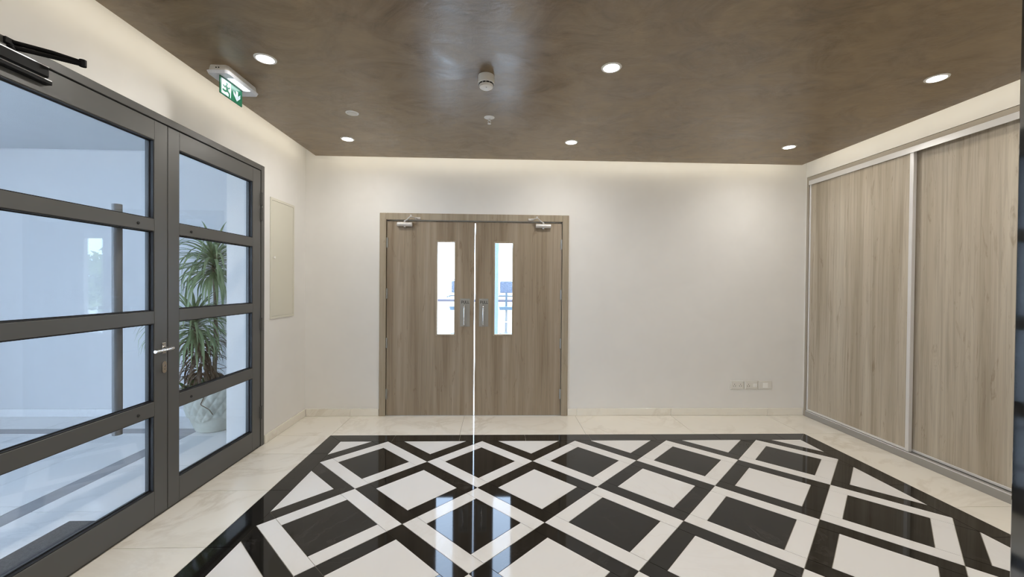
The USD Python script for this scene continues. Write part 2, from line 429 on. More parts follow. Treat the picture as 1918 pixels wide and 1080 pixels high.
ceil = thing('ceiling', 'brown polished plaster dropped ceiling over a lit cove', 'ceiling', kind='structure')
part(ceil, 'dropped_panel', bx(XL + GL, XR - GR, YF + 0.15, D - GB, ZC, ZC + 0.035, 0.002), M_CEIL)
part(ceil, 'soffit', bx(XL - WT, XR + 0.75, YF - 0.15, D + 0.2, TOPZ, TOPZ + 0.12), M_SLAB)
part(ceil, 'hanger', bx(0.0, 1.4, 0.4, 1.8, ZC + 0.035, TOPZ), M_SLAB)

bb = thing('baseboard_back', 'low cream marble skirting along the foot of the back wall', 'skirting', kind='structure')
for a, b in ((XL + 0.012, -1.58), (-1.58, -1.279), (0.769, 0.872), (0.872, 1.92), (1.92, 3.016), (3.016, XR - 0.004)):
    part(bb, 'skirting_tile', bx(a + 0.001, b - 0.001, D - 0.011, D - 0.0005, 0.001, 0.078, 0.0015), M_CREAM)
bl = thing('baseboard_left', 'low cream marble skirting along the foot of the left wall', 'skirting', kind='structure')
for a, b in ((3.662, 3.85), (3.85, D - 0.012)):
    part(bl, 'skirting_tile', bx(XL + 0.0005, XL + 0.011, a + 0.001, b - 0.001, 0.001, 0.078, 0.0015), M_CREAM)

# ---------------------------------------------------------------- door_1: glazed aluminium entrance door
d1 = thing('door_1', 'dark grey aluminium double entrance door with four clear panes to each leaf', 'door', (XL, 2.612, 0), kind='structure')
FX0, FX1 = XL - 0.072, XL + 0.004                           # frame depth
for nm, g in (('jamb', bx(FX0, FX1, DY1 - 0.047, DY1, 0, DZ1, 0.002)), ('jamb', bx(FX0, FX1, DY0, DY0 + 0.047, 0, DZ1, 0.002)), ('head', bx(FX0, FX1, DY0 + 0.047, DY1 - 0.047, DZ1 - 0.045, DZ1, 0.002)),
              ('threshold', bx(FX0, FX1 - 0.01, DY0 + 0.047, DY1 - 0.047, 0.0, 0.008, 0.002))):
    part(d1, nm, g, M_ALU_DARK)
part(d1, 'rebate_seal', cat(bx(FX0, XL - 0.022, DY1 - 0.052, DY1 - 0.047, 0.008, DZ1 - 0.045), bx(FX0, XL - 0.022, DY0 + 0.047, DY0 + 0.052, 0.008, DZ1 - 0.045), bx(FX0, XL - 0.022, DY0 + 0.05, DY1 - 0.05, DZ1 - 0.051, DZ1 - 0.045)), M_RUBBER)
LX0, LX1, GX = XL - 0.056, XL + 0.001, XL - 0.034           # leaf depth, glass plane
BARS = [(0.623, 0.708), (1.180, 1.253), (1.735, 1.807)]
ZB, ZT0, ZT1 = 0.165, 2.280, 2.397


def glazed_leaf(y0, y1, ya, yb, tail):
    lf = part(d1, 'leaf')
    for a, b in ((y0, ya), (yb, y1)):
        part(lf, 'stile', bx(LX0, LX1, a, b, 0.010, ZT1, 0.002), M_ALU_DARK)
    part(lf, 'top_rail', bx(LX0, LX1, ya, yb, ZT0, ZT1, 0.002), M_ALU_DARK)
    part(lf, 'bottom_rail', bx(LX0, LX1, ya, yb, 0.010, ZB, 0.002), M_ALU_DARK)
    for a, b in BARS:
        part(lf, 'glazing_bar', bx(LX0, LX1, ya, yb, a, b, 0.002), M_ALU_DARK)
    zs = [(ZB, BARS[0][0])] + [(BARS[i][1], BARS[i + 1][0]) for i in range(2)] + [(BARS[2][1], ZT0)]
    for a, b in zs:
        part(lf, 'pane', bx(GX - 0.003, GX + 0.003, ya + 0.004, yb - 0.004, a + 0.004, b - 0.004), M_GLASS)
        t = 0.009
        g = [bx(GX + 0.003, GX + 0.010, ya, ya + t, a, b), bx(GX + 0.003, GX + 0.010, yb - t, yb, a, b), bx(GX + 0.003, GX + 0.010, ya + t, yb - t, a, a + t), bx(GX + 0.003, GX + 0.010, ya + t, yb - t, b - t, b)]
        part(lf, 'glazing_gasket', cat(g), M_RUBBER)
        t = 0.004
        part(lf, 'glazing_bead', cat(bx(GX + 0.010, LX1 - 0.004, ya, ya + t, a, b), bx(GX + 0.010, LX1 - 0.004, yb - t, yb, a, b), bx(GX + 0.010, LX1 - 0.004, ya + t, yb - t, a, a + t), bx(GX + 0.010, LX1 - 0.004, ya + t, yb - t, b - t, b)), M_RUBBER)
    # outside pull bar with its bolt caps on the inside
    yp = tail
    part(lf, 'pull_bar', cat(lathe([(0, 0.552), (0.023, 0.552), (0.023, 1.872), (0, 1.872)], (XL - 0.115, yp, 0), 20),
                             cyl((LX0, yp, 1.768), (XL - 0.1, yp, 1.768), 0.011), cyl((LX0, yp, 0.660), (XL - 0.1, yp, 0.660), 0.011)), M_BARGREY, 30, label='grey outside pull bar seen through the glass')
    for z in (1.768, 0.660):
        part(lf, 'bolt_cap', lathe([(0, 0), (0.009, 0), (0.007, 0.005), (0, 0.005)], (LX1, yp, z), 14, (1, 0, 0)), M_RUBBER)
    return lf


left_leaf = glazed_leaf(1.619, 2.6095, 1.716, 2.513, 2.402)
right_leaf = glazed_leaf(2.6145, 3.603, 2.704, 3.492, 2.806)
part(d1, 'meeting_seal', bx(LX0 + 0.004, LX1 - 0.008, 2.6085, 2.6155, 0.012, ZT1 - 0.002), M_RUBBER)
# lever handle and keyhole on the meeting stile of the left leaf
hy, hz = 2.578, 1.022
part(left_leaf, 'lever_handle', cat(lathe([(0, 0), (0.016, 0), (0.016, 0.006), (0.0105, 0.009), (0.0095, 0.05), (0, 0.05)], (LX1, hy, hz), 20, (1, 0, 0)),
                                    bx(LX1, LX1 + 0.006, hy - 0.015, hy + 0.015, hz - 0.034, hz + 0.034, 0.003),
                                    tube([(LX1 + 0.052, hy + 0.008, hz), (LX1 + 0.055, hy - 0.01, hz), (LX1 + 0.056, hy - 0.06, hz - 0.002), (LX1 + 0.056, hy - 0.128, hz - 0.003)], [0.0095, 0.0095, 0.0085, 0.0095], 14)), M_CHROME, 30, label='chrome lever handle')
esc = sg.Point(0, 0.021).buffer(0.0155).union(sg.Point(0, -0.021).buffer(0.0155)).convex_hull.difference(sg.Point(0, -0.012).buffer(0.0045).union(sg.Point(0, 0.008).buffer(0.008)))
part(left_leaf, 'lock_escutcheon', cat(onto(extr(esc, 0, 0.008), (LX1, hy, 0.905), (0, 1, 0), (0, 0, 1), (1, 0, 0)), bx(LX1, LX1 + 0.005, hy - 0.007, hy + 0.007, 0.888, 0.921, 0.001)), M_CHROME, label='oval chrome keyhole plate')
for z in (2.155, 2.025, 1.07, 0.30):
    part(right_leaf, 'hinge', cat(cyl((XL + 0.009, 3.609, z - 0.055), (XL + 0.009, 3.609, z + 0.055), 0.010, 14), bx(XL + 0.0005, XL + 0.006, 3.594, 3.628, z - 0.05, z + 0.05, 0.001)), M_ALU_DARK, 30)
for z in (2.155, 2.025, 1.07, 0.30):
    part(left_leaf, 'hinge', cat(cyl((XL + 0.009, 1.613, z - 0.055), (XL + 0.009, 1.613, z + 0.055), 0.010, 14), bx(XL + 0.0005, XL + 0.006, 1.594, 1.628, z - 0.05, z + 0.05, 0.001)), M_ALU_DARK, 30)
# black closer at the hinge side of the left leaf
part(left_leaf, 'closer_body', cat(bx(LX1, LX1 + 0.045, 1.655, 1.905, 2.338, 2.392, 0.006), bx(LX1, LX1 + 0.030, 1.640, 1.930, 2.318, 2.340, 0.003),
                                   lathe([(0, 0), (0.012, 0), (0.012, 0.012), (0, 0.012)], (LX1 + 0.022, 1.78, 2.392), 16)), M_BLACKP, label='gloss black door closer')
part(left_leaf, 'closer_cover_strip', cat(bx(LX1 + 0.045, LX1 + 0.0462, 1.665, 1.90, 2.384, 2.388), bx(LX1 + 0.030, LX1 + 0.0312, 1.645, 1.925, 2.334, 2.338)), M_ALU)
ax = LX1 + 0.022
part(left_leaf, 'closer_arm', cat(bx(ax - 0.011, ax + 0.011, 1.768, 1.792, 2.402, 2.414, 0.003),
                                  tube([(ax, 1.78, 2.408), (ax + 0.05, 1.86, 2.420), (ax + 0.115, 1.955, 2.432)], 0.010, 8),
                                  tube([(ax + 0.115, 1.955, 2.440), (ax + 0.06, 1.88, 2.442), (XL + 0.012, 1.795, 2.436)], 0.0095, 8),
                                  lathe([(0, 2.422), (0.013, 2.422), (0.013, 2.452), (0, 2.452)], (ax + 0.115, 1.955, 0), 14), bx(XL + 0.004, XL + 0.016, 1.765, 1.825, 2.420, 2.446, 0.002)), M_BLACKP, 30, label='folded black closer arm')

# ---------------------------------------------------------------- door_2: wooden double doors
d2 = thing('door_2', 'grey oak double doors with narrow glazed slots, under silver closers, in the back wall', 'door', (-0.255, D, 0), kind='structure')
FXa, FXb, FZ = -1.276, 0.767, 2.190                         # architrave outside
IXa, IXb, IZ = -1.207, 0.697, 2.118
YA = D - 0.016
for g in (bx(FXa, IXa, YA, D + 0.19, 0.001, FZ, 0.003), bx(IXb, FXb, YA, D + 0.19, 0.001, FZ, 0.003)):
    part(d2, 'frame_post', g, M_WOOD_FRAME)
part(d2, 'frame_head', bx(IXa, IXb, YA, D + 0.19, IZ, FZ, 0.003), M_WOOD_FRAME)
part(d2, 'door_stop', cat(bx(IXa, IXa + 0.012, D + 0.046, D + 0.06, 0.001, IZ), bx(IXb - 0.012, IXb, D + 0.046, D + 0.06, 0.001, IZ), bx(IXa, IXb, D + 0.046, D + 0.06, IZ - 0.018, IZ)), M_WOOD_FRAME)
LYa, LYb = D - 0.004, D + 0.041                             # leaf faces
GAPX = -0.2545


def wood_leaf(xa, xb, ga, gb, gz0, gz1, sgn, pl, hinge_x, body, arm):
    lf = part(d2, 'leaf')
    p = sg.box(xa, 0.006, xb, 2.100).difference(sg.box(ga, gz0, gb, gz1))
    part(lf, 'leaf_board', onto(extr(p, 0, LYb - LYa), (0, LYb, 0), (1, 0, 0), (0, 0, 1), (0, -1, 0)), M_WOOD_DOOR)
    ring = sg.box(ga - 0.012, gz0 - 0.012, gb + 0.012, gz1 + 0.012).difference(sg.box(ga + 0.003, gz0 + 0.003, gb - 0.003, gz1 - 0.003))
    part(lf, 'vision_bead', onto(extr(ring, 0, 0.006), (0, LYa, 0), (1, 0, 0), (0, 0, 1), (0, -1, 0)), M_WOOD_FRAME)
    part(lf, 'vision_pane', bx(ga, gb, D + 0.016, D + 0.021, gz0, gz1), M_GLASS)
    for z in (1.872, 1.326, 0.793, 0.240):
        part(lf, 'hinge', cat(cyl((hinge_x, LYa - 0.007, z - 0.055), (hinge_x, LYa - 0.007, z + 0.055), 0.0075, 12), bx(hinge_x - 0.010, hinge_x + 0.010, LYa - 0.003, LYa, z - 0.05, z + 0.05)), M_STEEL, 30)
    x0, x1 = pl
    part(lf, 'pull_plate', bx(x0, x1, LYa - 0.0025, LYa, 0.973, 1.276, 0.001), M_STEEL)
    xc = x0 + 0.049 if sgn < 0 else x0 + 0.046
    part(lf, 'pull_handle', tube([(xc, LYa, 1.196), (xc, LYa - 0.03, 1.200), (xc, LYa - 0.042, 1.188), (xc, LYa - 0.044, 1.10), (xc, LYa - 0.042, 1.002), (xc, LYa - 0.03, 0.99), (xc, LYa, 0.994)], 0.009, 12), M_CHROME, 40, label='upright steel pull handle')
    t = meshkit.text_mesh('PULL', 0.030, 0.0008, True)
    w = t.bounds[1][0] - t.bounds[0][0]
    k = 0.084 / w
    t.apply_scale([k, 1, 1])
    part(lf, 'lettering', onto(t, ((x0 + x1) / 2 - 0.042, LYa - 0.0025, 1.222), (1, 0, 0), (0, 0, 1), (0, -1, 0)), M_INK, label='black PULL lettering')
    b0, b1 = body
    yc = LYa - 0.028
    part(lf, 'closer_body', cat(tube([(b0, yc, 2.068), (b0 + 0.004, yc, 2.068), (b1 - 0.004, yc, 2.068), (b1, yc, 2.068)], [0.021, 0.0235, 0.0235, 0.021], 18), bx(b0 + 0.02, b1 - 0.02, yc, LYa, 2.050, 2.086, 0.002),
                                cyl(((b0 + b1) / 2, yc, 2.036), ((b0 + b1) / 2, yc, 2.104), 0.011)), M_SILVER, 30, label='silver tubular door closer')
    c0 = (b0 + b1) / 2
    part(lf, 'closer_arm', cat(tube([(c0, yc, 2.104), (c0 + arm * 0.03, yc - 0.02, 2.118), (c0 + arm * 0.075, yc - 0.05, 2.150)], 0.0065, 8), lathe([(0, -0.012), (0.009, -0.012), (0.009, 0.012), (0, 0.012)], (c0 + arm * 0.075, yc - 0.05, 2.150), 12),
                               tube([(c0 + arm * 0.075, yc - 0.05, 2.146), (c0 + arm * 0.10, yc - 0.02, 2.138), (c0 + arm * 0.135, YA - 0.012, 2.136)], 0.006, 8), bx(c0 + arm * 0.105, c0 + arm * 0.165, YA - 0.014, YA, 2.124, 2.148, 0.003)), M_SILVER, 30)
    return lf


wood_leaf(-1.199, GAPX - 0.0065, -0.660, -0.471, 0.886, 1.886, -1, (-0.411, -0.304), -1.197, (-1.085, -0.925), 1)
wood_leaf(GAPX + 0.0065, 0.689, -0.039, 0.156, 0.886, 1.884, 1, (-0.206, -0.104), 0.687, (0.402, 0.566), -1)

# ---------------------------------------------------------------- sliding wardrobe
wr = thing('wardrobe', 'built-in wardrobe with two pale oak sliding doors in aluminium edging', 'wardrobe', (XR, 3.29, 0))
WX = XR - 0.001                                             # face of the surround
part(wr, 'surround_head', bx(WX, XR + 0.10, WY0, WY1, 2.606, WZ1 - 0.004, 0.001), M_TAUPE)
part(wr, 'surround_side', bx(WX, XR + 0.10, WY1 - 0.024, WY1, 0.0, 2.606, 0.001), M_TAUPE)
part(wr, 'surround_side', bx(WX, XR + 0.10, WY0, WY0 + 0.024, 0.0, 2.606, 0.001), M_TAUPE)
part(wr, 'plinth', bx(WX, XR + 0.10, WY0 + 0.024, WY1 - 0.024, 0.0, 0.056, 0.001), M_ALU_GREY)
part(wr, 'top_track', bx(WX + 0.001, XR + 0.006, WY0 + 0.024, WY1 - 0.024, 2.556, 2.606, 0.001), M_ALU)
part(wr, 'top_track', bx(XR + 0.006, XR + 0.10, WY0 + 0.024, WY1 - 0.024, 2.596, 2.606), M_ALU)
part(wr, 'bottom_track', bx(WX + 0.004, XR + 0.008, WY0 + 0.024, WY1 - 0.024, 0.056, 0.064, 0.001), M_ALU)
part(wr, 'bottom_track', bx(XR + 0.008, XR + 0.10, WY0 + 0.024, WY1 - 0.024, 0.056, 0.060), M_ALU_GREY)
part(wr, 'cabinet_back', bx(XR + 0.66, XR + 0.69, WY0 + 0.03, WY1 - 0.03, 0.0, 2.6), M_ALU_GREY)
for xf, y0, y1 in ((XR + 0.010, 3.262, WY1 - 0.028), (XR + 0.046, WY0 + 0.028, 3.300)):
    dr = part(wr, 'sliding_door')
    part(dr, 'panel', bx(xf + 0.006, xf + 0.020, y0 + 0.02, y1 - 0.012, 0.082, 2.585), M_WOOD_ROBE)
    part(dr, 'stile', cat(bx(xf - 0.004, xf + 0.028, y0, y0 + 0.030, 0.066, 2.594, 0.002)), M_ALU)
    part(dr, 'stile', bx(xf - 0.002, xf + 0.028, y1 - 0.016, y1, 0.066, 2.594, 0.002), M_ALU)
    part(dr, 'edge_rail', bx(xf, xf + 0.026, y0 + 0.030, y1 - 0.016, 0.066, 0.086, 0.002), M_ALU)
    part(dr, 'edge_rail', bx(xf, xf + 0.026, y0 + 0.030, y1 - 0.016, 2.572, 2.594, 0.002), M_ALU)

# ---------------------------------------------------------------- small fittings on the walls
ap = thing('access_panel', 'slim beige painted metal access panel set in the left wall', 'access panel', (XL, 3.96, 1.10))
ya, yb, za, zb = 3.748, 4.175, 1.100, 2.206
fr = sg.box(ya, za, yb, zb).difference(sg.box(ya + 0.022, za + 0.022, yb - 0.022, zb - 0.022))
part(ap, 'panel_frame', onto(extr(fr, 0, 0.007), (XL, 0, 0), (0, 1, 0), (0, 0, 1), (1, 0, 0)), M_BEIGEMETAL)
part(ap, 'panel_door', bx(XL, XL + 0.0055, ya + 0.024, yb - 0.024, za + 0.024, zb - 0.024, 0.001), M_BEIGEMETAL)
part(ap, 'knob', lathe([(0, 0), (0.008, 0), (0.008, 0.003), (0.012, 0.007), (0.010, 0.012), (0, 0.013)], (XL + 0.0055, 3.803, 1.663), 16, (1, 0, 0)), M_PLASTIC, 30)


def plate(x, label, what):
    t = thing('socket_plate', label, 'socket', (x + 0.078, D, 0.336))
    y = D
    part(t, 'plate', bx(x + 0.0015, x + 0.1565, y - 0.009, y, 0.288, 0.384, 0.003), M_PLATE)
    part(t, 'insert', bx(x + 0.012, x + 0.146, y - 0.012, y - 0.009, 0.300, 0.372, 0.001), M_PLATE)
    if what != 'data':
        for cx in ((x + 0.045, x + 0.113) if what == 'sockets' else (x + 0.045,)):
            part(t, 'pin_hole', cat(*[lathe([(0, 0), (0.004, 0), (0.004, 0.0006), (0, 0.0006)], (cx + dx, y - 0.012, 0.336 + dz), 10, (0, -1, 0)) for dx, dz in ((0, 0.011), (-0.011, -0.009), (0.011, -0.009))]), M_HOLE)
    if what == 'switched':
        part(t, 'rocker', cat(bx(x + 0.098, x + 0.116, y - 0.016, y - 0.012, 0.316, 0.356, 0.002), bx(x + 0.121, x + 0.139, y - 0.016, y - 0.012, 0.316, 0.356, 0.002)), M_PLASTIC)
    if what == 'data':
        part(t, 'blank_cover', bx(x + 0.05, x + 0.108, y - 0.014, y - 0.012, 0.308, 0.364, 0.001), M_PLASTIC)


plate(2.588, 'leftmost of the three ivory socket plates low on the back wall, with pin holes', 'sockets')
plate(2.746, 'middle one of the three ivory socket plates low on the back wall', 'switched')
plate(2.904, 'rightmost ivory plate of the row, nearest the wardrobe, with plain blank cover', 'data')

# ---------------------------------------------------------------- ceiling fittings
KS = (ZC - CAM_H) / (2.7555 - CAM_H)
lamps = [(-1.388, 2.466, 'recessed ceiling downlight next to the exit sign'), (0.676, 2.459, 'recessed ceiling downlight between the smoke detector and the wardrobe'),
         (2.750, 2.480, 'recessed ceiling downlight nearest the wardrobe doors, upper right'), (-1.393, 3.794, 'recessed ceiling downlight beside the flat white ceiling disc, in the far left corner'),
         (0.666, 3.757, 'recessed ceiling downlight in front of the wooden doors, middle of the far row'), (2.738, 3.764, 'recessed ceiling downlight in the far right corner of the ceiling')]
extra = [(x, y, f'recessed ceiling downlight out of view, {row} row, {col}') for y, row in ((1.16, 'nearest overhead'), (-0.15, 'directly overhead'), (-1.45, 'rearmost')) for x, col in ((-1.388, 'on the entrance door side'), (0.676, 'in the middle'), (2.75, 'on the wardrobe side'))]
dl = None
for x, y, lab in lamps + extra:
    x, y = x * KS, y * KS
    g = 'recessed downlights out of view' if 'out of view' in lab else 'recessed downlights in the brown ceiling'
    if dl is None:
        dl = thing('downlight', lab, 'downlight', (x, y, ZC), g)
        ring = lathe([(0.047, 0.0), (0.060, 0.0), (0.058, -0.004), (0.050, -0.006), (0.046, -0.005), (0.047, 0.0)][::-1], (x, y, ZC), 36)
        part(dl, 'trim_ring', ring, M_PLASTIC, 40)
        part(dl, 'lens', lathe([(0, -0.003), (0.046, -0.002), (0.046, -0.0005), (0, -0.0005)], (x, y, ZC), 32), M_LENS)
    else:
        dup(dl, (x, y, ZC), lab, g)

sx, sy = -0.087 * KS, 2.600 * KS
sd = thing('smoke_detector', 'round white smoke detector with a ring of dark slots under the ceiling', 'smoke detector', (sx, sy, ZC))
part(sd, 'base', lathe([(0, -0.052), (0.040, -0.052), (0.050, -0.046), (0.0515, -0.030), (0.052, -0.004), (0.050, 0), (0, 0)], (sx, sy, ZC), 40), M_PLASTIC, 40)
part(sd, 'sensor_head', lathe([(0, -0.080), (0.030, -0.079), (0.041, -0.072), (0.044, -0.060), (0.043, -0.056), (0.034, -0.054), (0.034, -0.05), (0, -0.05)], (sx, sy, ZC), 40), M_PLASTIC, 40)
for k in range(12):
    an = 2 * math.pi * (k + 0.5) / 12
    s_ = bx(-0.0075, 0.0075, 0.0345, 0.0465, -0.0575, -0.0515)
    s_.apply_transform(trimesh.transformations.rotation_matrix(an, [0, 0, 1])); s_.apply_translation((sx, sy, ZC))
    part(sd, 'slot', s_, M_HOLE)
part(sd, 'indicator', lathe([(0, -0.083), (0.004, -0.083), (0.004, -0.079), (0, -0.079)], (sx + 0.002, sy - 0.02, ZC), 10), M_ALU)

sx, sy = -0.081 * KS, 3.243 * KS
sp = thing('sprinkler', 'small white pendent sprinkler with a flat rosette on the brown ceiling', 'sprinkler', (sx, sy, ZC))
part(sp, 'rosette', lathe([(0, -0.012), (0.014, -0.012), (0.030, -0.006), (0.041, -0.001), (0.041, 0), (0, 0)], (sx, sy, ZC), 32), M_PLASTIC, 40)
part(sp, 'body', lathe([(0, -0.026), (0.007, -0.026), (0.010, -0.020), (0.010, -0.012), (0, -0.012)], (sx, sy, ZC), 16), M_PLASTIC, 40)
part(sp, 'frame_arms', cat(tube([(sx - 0.009, sy, ZC - 0.022), (sx - 0.011, sy, ZC - 0.034), (sx, sy, ZC - 0.046)], 0.0022, 8), tube([(sx + 0.009, sy, ZC - 0.022), (sx + 0.011, sy, ZC - 0.034), (sx, sy, ZC - 0.046)], 0.0022, 8)), M_PLASTIC, 40)
part(sp, 'deflector', lathe([(0, -0.050), (0.015, -0.049), (0.015, -0.047), (0, -0.046)], (sx, sy, ZC), 16), M_PLASTIC)
sx, sy = -1.147 * KS, 3.216 * KS
cp = thing('cover_disc', 'flat round white cover disc on the brown ceiling, beside the far left downlight', 'ceiling disc', (sx, sy, ZC))
part(cp, 'rim', lathe([(0, -0.005), (0.040, -0.005), (0.048, -0.003), (0.049, 0), (0, 0)], (sx, sy, ZC), 36), M_PLASTIC, 40)
part(cp, 'disc', lathe([(0, -0.008), (0.034, -0.0075), (0.036, -0.005), (0, -0.005)], (sx, sy, ZC), 36), M_PLATE, 40)

# exit sign
ex = thing('exit_sign', 'ceiling-hung green and white emergency exit sign with running man and arrow', 'exit sign', (-1.715 * KS, 2.69 * KS, ZC))
xa, xb, ya, yb = -1.785 * KS, -1.648 * KS, 2.535 * KS, 2.862 * KS


def rounded(x0, x1, y0, y1, r):
    return sg.box(x0 + r, y0 + r, x1 - r, y1 - r).buffer(r, quad_segs=5)


def loft(pa, za, pb, zb):
    A_, B_ = np.array(pa.exterior.coords)[:-1], np.array(pb.exterior.coords)[:-1]
    return trimesh.convex.convex_hull(np.vstack([np.c_[A_, np.full(len(A_), za)], np.c_[B_, np.full(len(B_), zb)]]))


part(ex, 'housing', loft(rounded(xa + 0.012, xb - 0.012, ya + 0.012, yb - 0.012, 0.02), ZC, rounded(xa + 0.006, xb - 0.006, ya + 0.006, yb - 0.006, 0.02), ZC - 0.036), M_PLASTIC)
part(ex, 'diffuser', loft(rounded(xa, xb, ya, yb, 0.022), ZC - 0.036, rounded(xa + 0.006, xb - 0.006, ya + 0.006, yb - 0.006, 0.02), ZC - 0.052), M_EXITBODY)
part(ex, 'lamp_strip', bx(-1.700 * KS, -1.660 * KS, 2.610 * KS, 2.775 * KS, ZC - 0.0535, ZC - 0.051, 0.001), M_EXITLAMP, label='lit white lamp strip')
part(ex, 'screw', cat(*[lathe([(0, 0), (0.004, 0), (0.004, 0.001), (0, 0.001)], (x_, ya + 0.0085, ZC - 0.018), 10, (0, -1, 0)) for x_ in (-1.69, -1.675)]), M_HOLE)
PX, PY0, PY1, PZ0, PZ1 = -1.715 * KS, 2.562 * KS, 2.775 * KS, ZC - 0.157, ZC - 0.050
part(ex, 'sign_plate', bx(PX - 0.003, PX + 0.003, PY0, PY1, PZ0, PZ1), M_GREEN, label='green hanging plate')


def on_plate(poly, x=PX + 0.003, h=0.0008):
    return onto(extr(poly, 0, h), (x, 0, 0), (0, 1, 0), (0, 0, 1), (1, 0, 0))


wy0, wy1 = PY0 + 0.010, PY0 + 0.098
part(ex, 'white_field', on_plate(sg.box(wy0, PZ0 + 0.006, wy1, PZ1 - 0.012)), M_SIGNWHITE)


def limb(*pts, w=0.0055):
    return sg.LineString([(wy0 + a * 0.088, PZ0 + 0.006 + b * 0.088) for a, b in pts]).buffer(w, quad_segs=3)


man = limb((0.50, 0.62), (0.62, 0.36), w=0.0085).union(limb((0.62, 0.36), (0.82, 0.22), (0.80, 0.02))).union(limb((0.60, 0.36), (0.38, 0.25), (0.16, 0.27))).union(limb((0.5, 0.64), (0.34, 0.52), (0.2, 0.58), w=0.004)).union(limb((0.53, 0.62), (0.72, 0.56), (0.84, 0.66), w=0.004))
man = man.union(sg.Point(wy0 + 0.088 * 0.56, PZ0 + 0.006 + 0.088 * 0.82).buffer(0.0085))
part(ex, 'running_figure', on_plate(man.intersection(sg.box(wy0, PZ0 + 0.006, wy1, PZ1 - 0.012)), PX + 0.0038, 0.0006), M_GREEN)
cy, zt, zb_ = (wy1 + PY1) / 2 + 0.002, PZ1 - 0.03, PZ0 + 0.014
arrow = sg.Polygon([(cy - 0.011, zt), (cy + 0.011, zt), (cy + 0.011, zb_ + 0.034), (cy + 0.034, zb_ + 0.054), (cy + 0.034, zb_ + 0.030), (cy, zb_), (cy - 0.034, zb_ + 0.030), (cy - 0.034, zb_ + 0.054), (cy - 0.011, zb_ + 0.034)])
part(ex, 'arrow', on_plate(arrow), M_SIGNWHITE, label='white arrow pointing down')

# ---------------------------------------------------------------- polished granite pier beside the viewer
GPX, GPY = 0.622, 0.469
gp = thing('granite_pier', 'dark polished granite pier at the right edge, mirroring the entrance door', 'pier', (GPX + 0.3, -0.4, 0), kind='structure')
part(gp, 'pier_slab', bx(GPX, GPX + 0.6, -1.3, GPY, 0.0, ZC - 0.001, 0.002), M_GRANITE)

# ---------------------------------------------------------------- entrance porch outside the glazed door
PXW = XL - WT                                               # outside face of the left wall
PC = 2.807
PXF, PYF = -6.6, -2.4
pf = thing('porch_floor', 'white tiled porch floor with grey border strips, outside the glazed door', 'floor', kind='structure')
part(pf, 'screed', bx(PXF, PXW + 0.25, PYF, D + 0.2, -0.08, -0.005), M_GROUT)
SXa, SXb, SYa, SYb = -3.012, -2.878, 3.935, 4.060
tile(rect(PXF, SXb, SYa, SYb), M_PORCHGREY, pf)
tile(rect(SXa, SXb, PYF, SYa), M_PORCHGREY, pf)
for a, b in ((PXF, -5.55), (-5.55, -4.37), (-4.37, -3.45), (-3.45, SXb), (SXb, PXW)):
    tile(rect(a, b, SYb, D), M_PORCHTILE, pf)
for i, (a, b) in enumerate(((PXF, -5.55), (-5.55, -4.37), (-4.37, -3.45), (-3.45, SXa))):
    ys = np.arange(SYa, PYF, -1.27)
    for c, e in zip(ys, list(ys[1:]) + [PYF]):
        tile(rect(a, b, c, e), M_PORCHTILE, pf)
ys = [SYb, 3.24, 2.6, 2.0, 1.4, 0.8, 0.2, -1.0, PYF]
for a, b in zip(ys, ys[1:]):
    tile(rect(SXb, PXW if b > DY1 or a < DY0 else XL - 0.075, a, b), M_PORCHTILE, pf)
solo('porch_wall', cat(bx(PXF - 0.2, PXW, D, D + 0.2, 0, PC + 0.2)), M_PORCH, 'plain white porch wall behind the potted plant, seen through the glazed door', 'wall', kind='structure')
solo('porch_side_wall', cat(bx(PXF - 0.2, PXF, 0.75, D, 0, PC + 0.2)), M_PORCH, 'white side wall of the porch beside its open side', 'wall', kind='structure')
solo('porch_front_wall', bx(PXF, PXW, PYF - 0.2, PYF, 0, PC + 0.2), M_PORCH, 'white end wall of the porch', 'wall', kind='structure')
solo('porch_ceiling', bx(PXF - 0.2, PXW, PYF, D + 0.2, PC, PC + 0.15), M_PORCH, 'white porch ceiling outside the glazed door', 'ceiling', kind='structure')
solo('porch_skirting', bx(PXF, PXW, D - 0.012, D, 0, 0.083, 0.002), M_PORCHTILE, 'low white tile skirting at the foot of the porch wall', 'skirting', kind='structure')
solo('door_mat', bx(-2.527, -2.15, 0.9, 2.482, 0.0, 0.012, 0.004), M_MAT, 'dark grey carpet door mat on the porch outside the glazed door', 'door mat')

# potted dracaena
rng = random.Random(5)
PXC, PYC = -2.765, 4.085
pd = thing('potted_dracaena', 'tall dracaena with two drooping leaf heads in a cream scalloped pot', 'potted plant', (PXC, PYC, 0))
prof = [(0.0, 0.0), (0.150, 0.0), (0.163, 0.008), (0.184, 0.06), (0.212, 0.14), (0.236, 0.23), (0.252, 0.31), (0.260, 0.37), (0.262, 0.42), (0.258, 0.43), (0.245, 0.43), (0.238, 0.40), (0.0, 0.385)]
zz = []
for (r0, z0), (r1, z1) in zip(prof[1:9], prof[2:10]):
    n = max(2, int((z1 - z0) / 0.008))
    zz += [(r0 + (r1 - r0) * k / n, z0 + (z1 - z0) * k / n) for k in range(n)]
full = [prof[0]] + zz + prof[9:]
NS = 160
V = np.array([[r * math.cos(2 * math.pi * k / NS), r * math.sin(2 * math.pi * k / NS), z] for r, z in full for k in range(NS)])
th = np.arctan2(V[:, 1], V[:, 0]); zc = V[:, 2]
ph = th / (2 * math.pi) * 20
rows_ = (zc - 0.10) / 0.13
scal = 1 - np.maximum(np.abs(((ph + rows_) % 1) - 0.5), np.abs(((ph - rows_) % 1) - 0.5)) ** 2 * 4
edge = 0.13 + 0.018 * np.sin(th * 5)
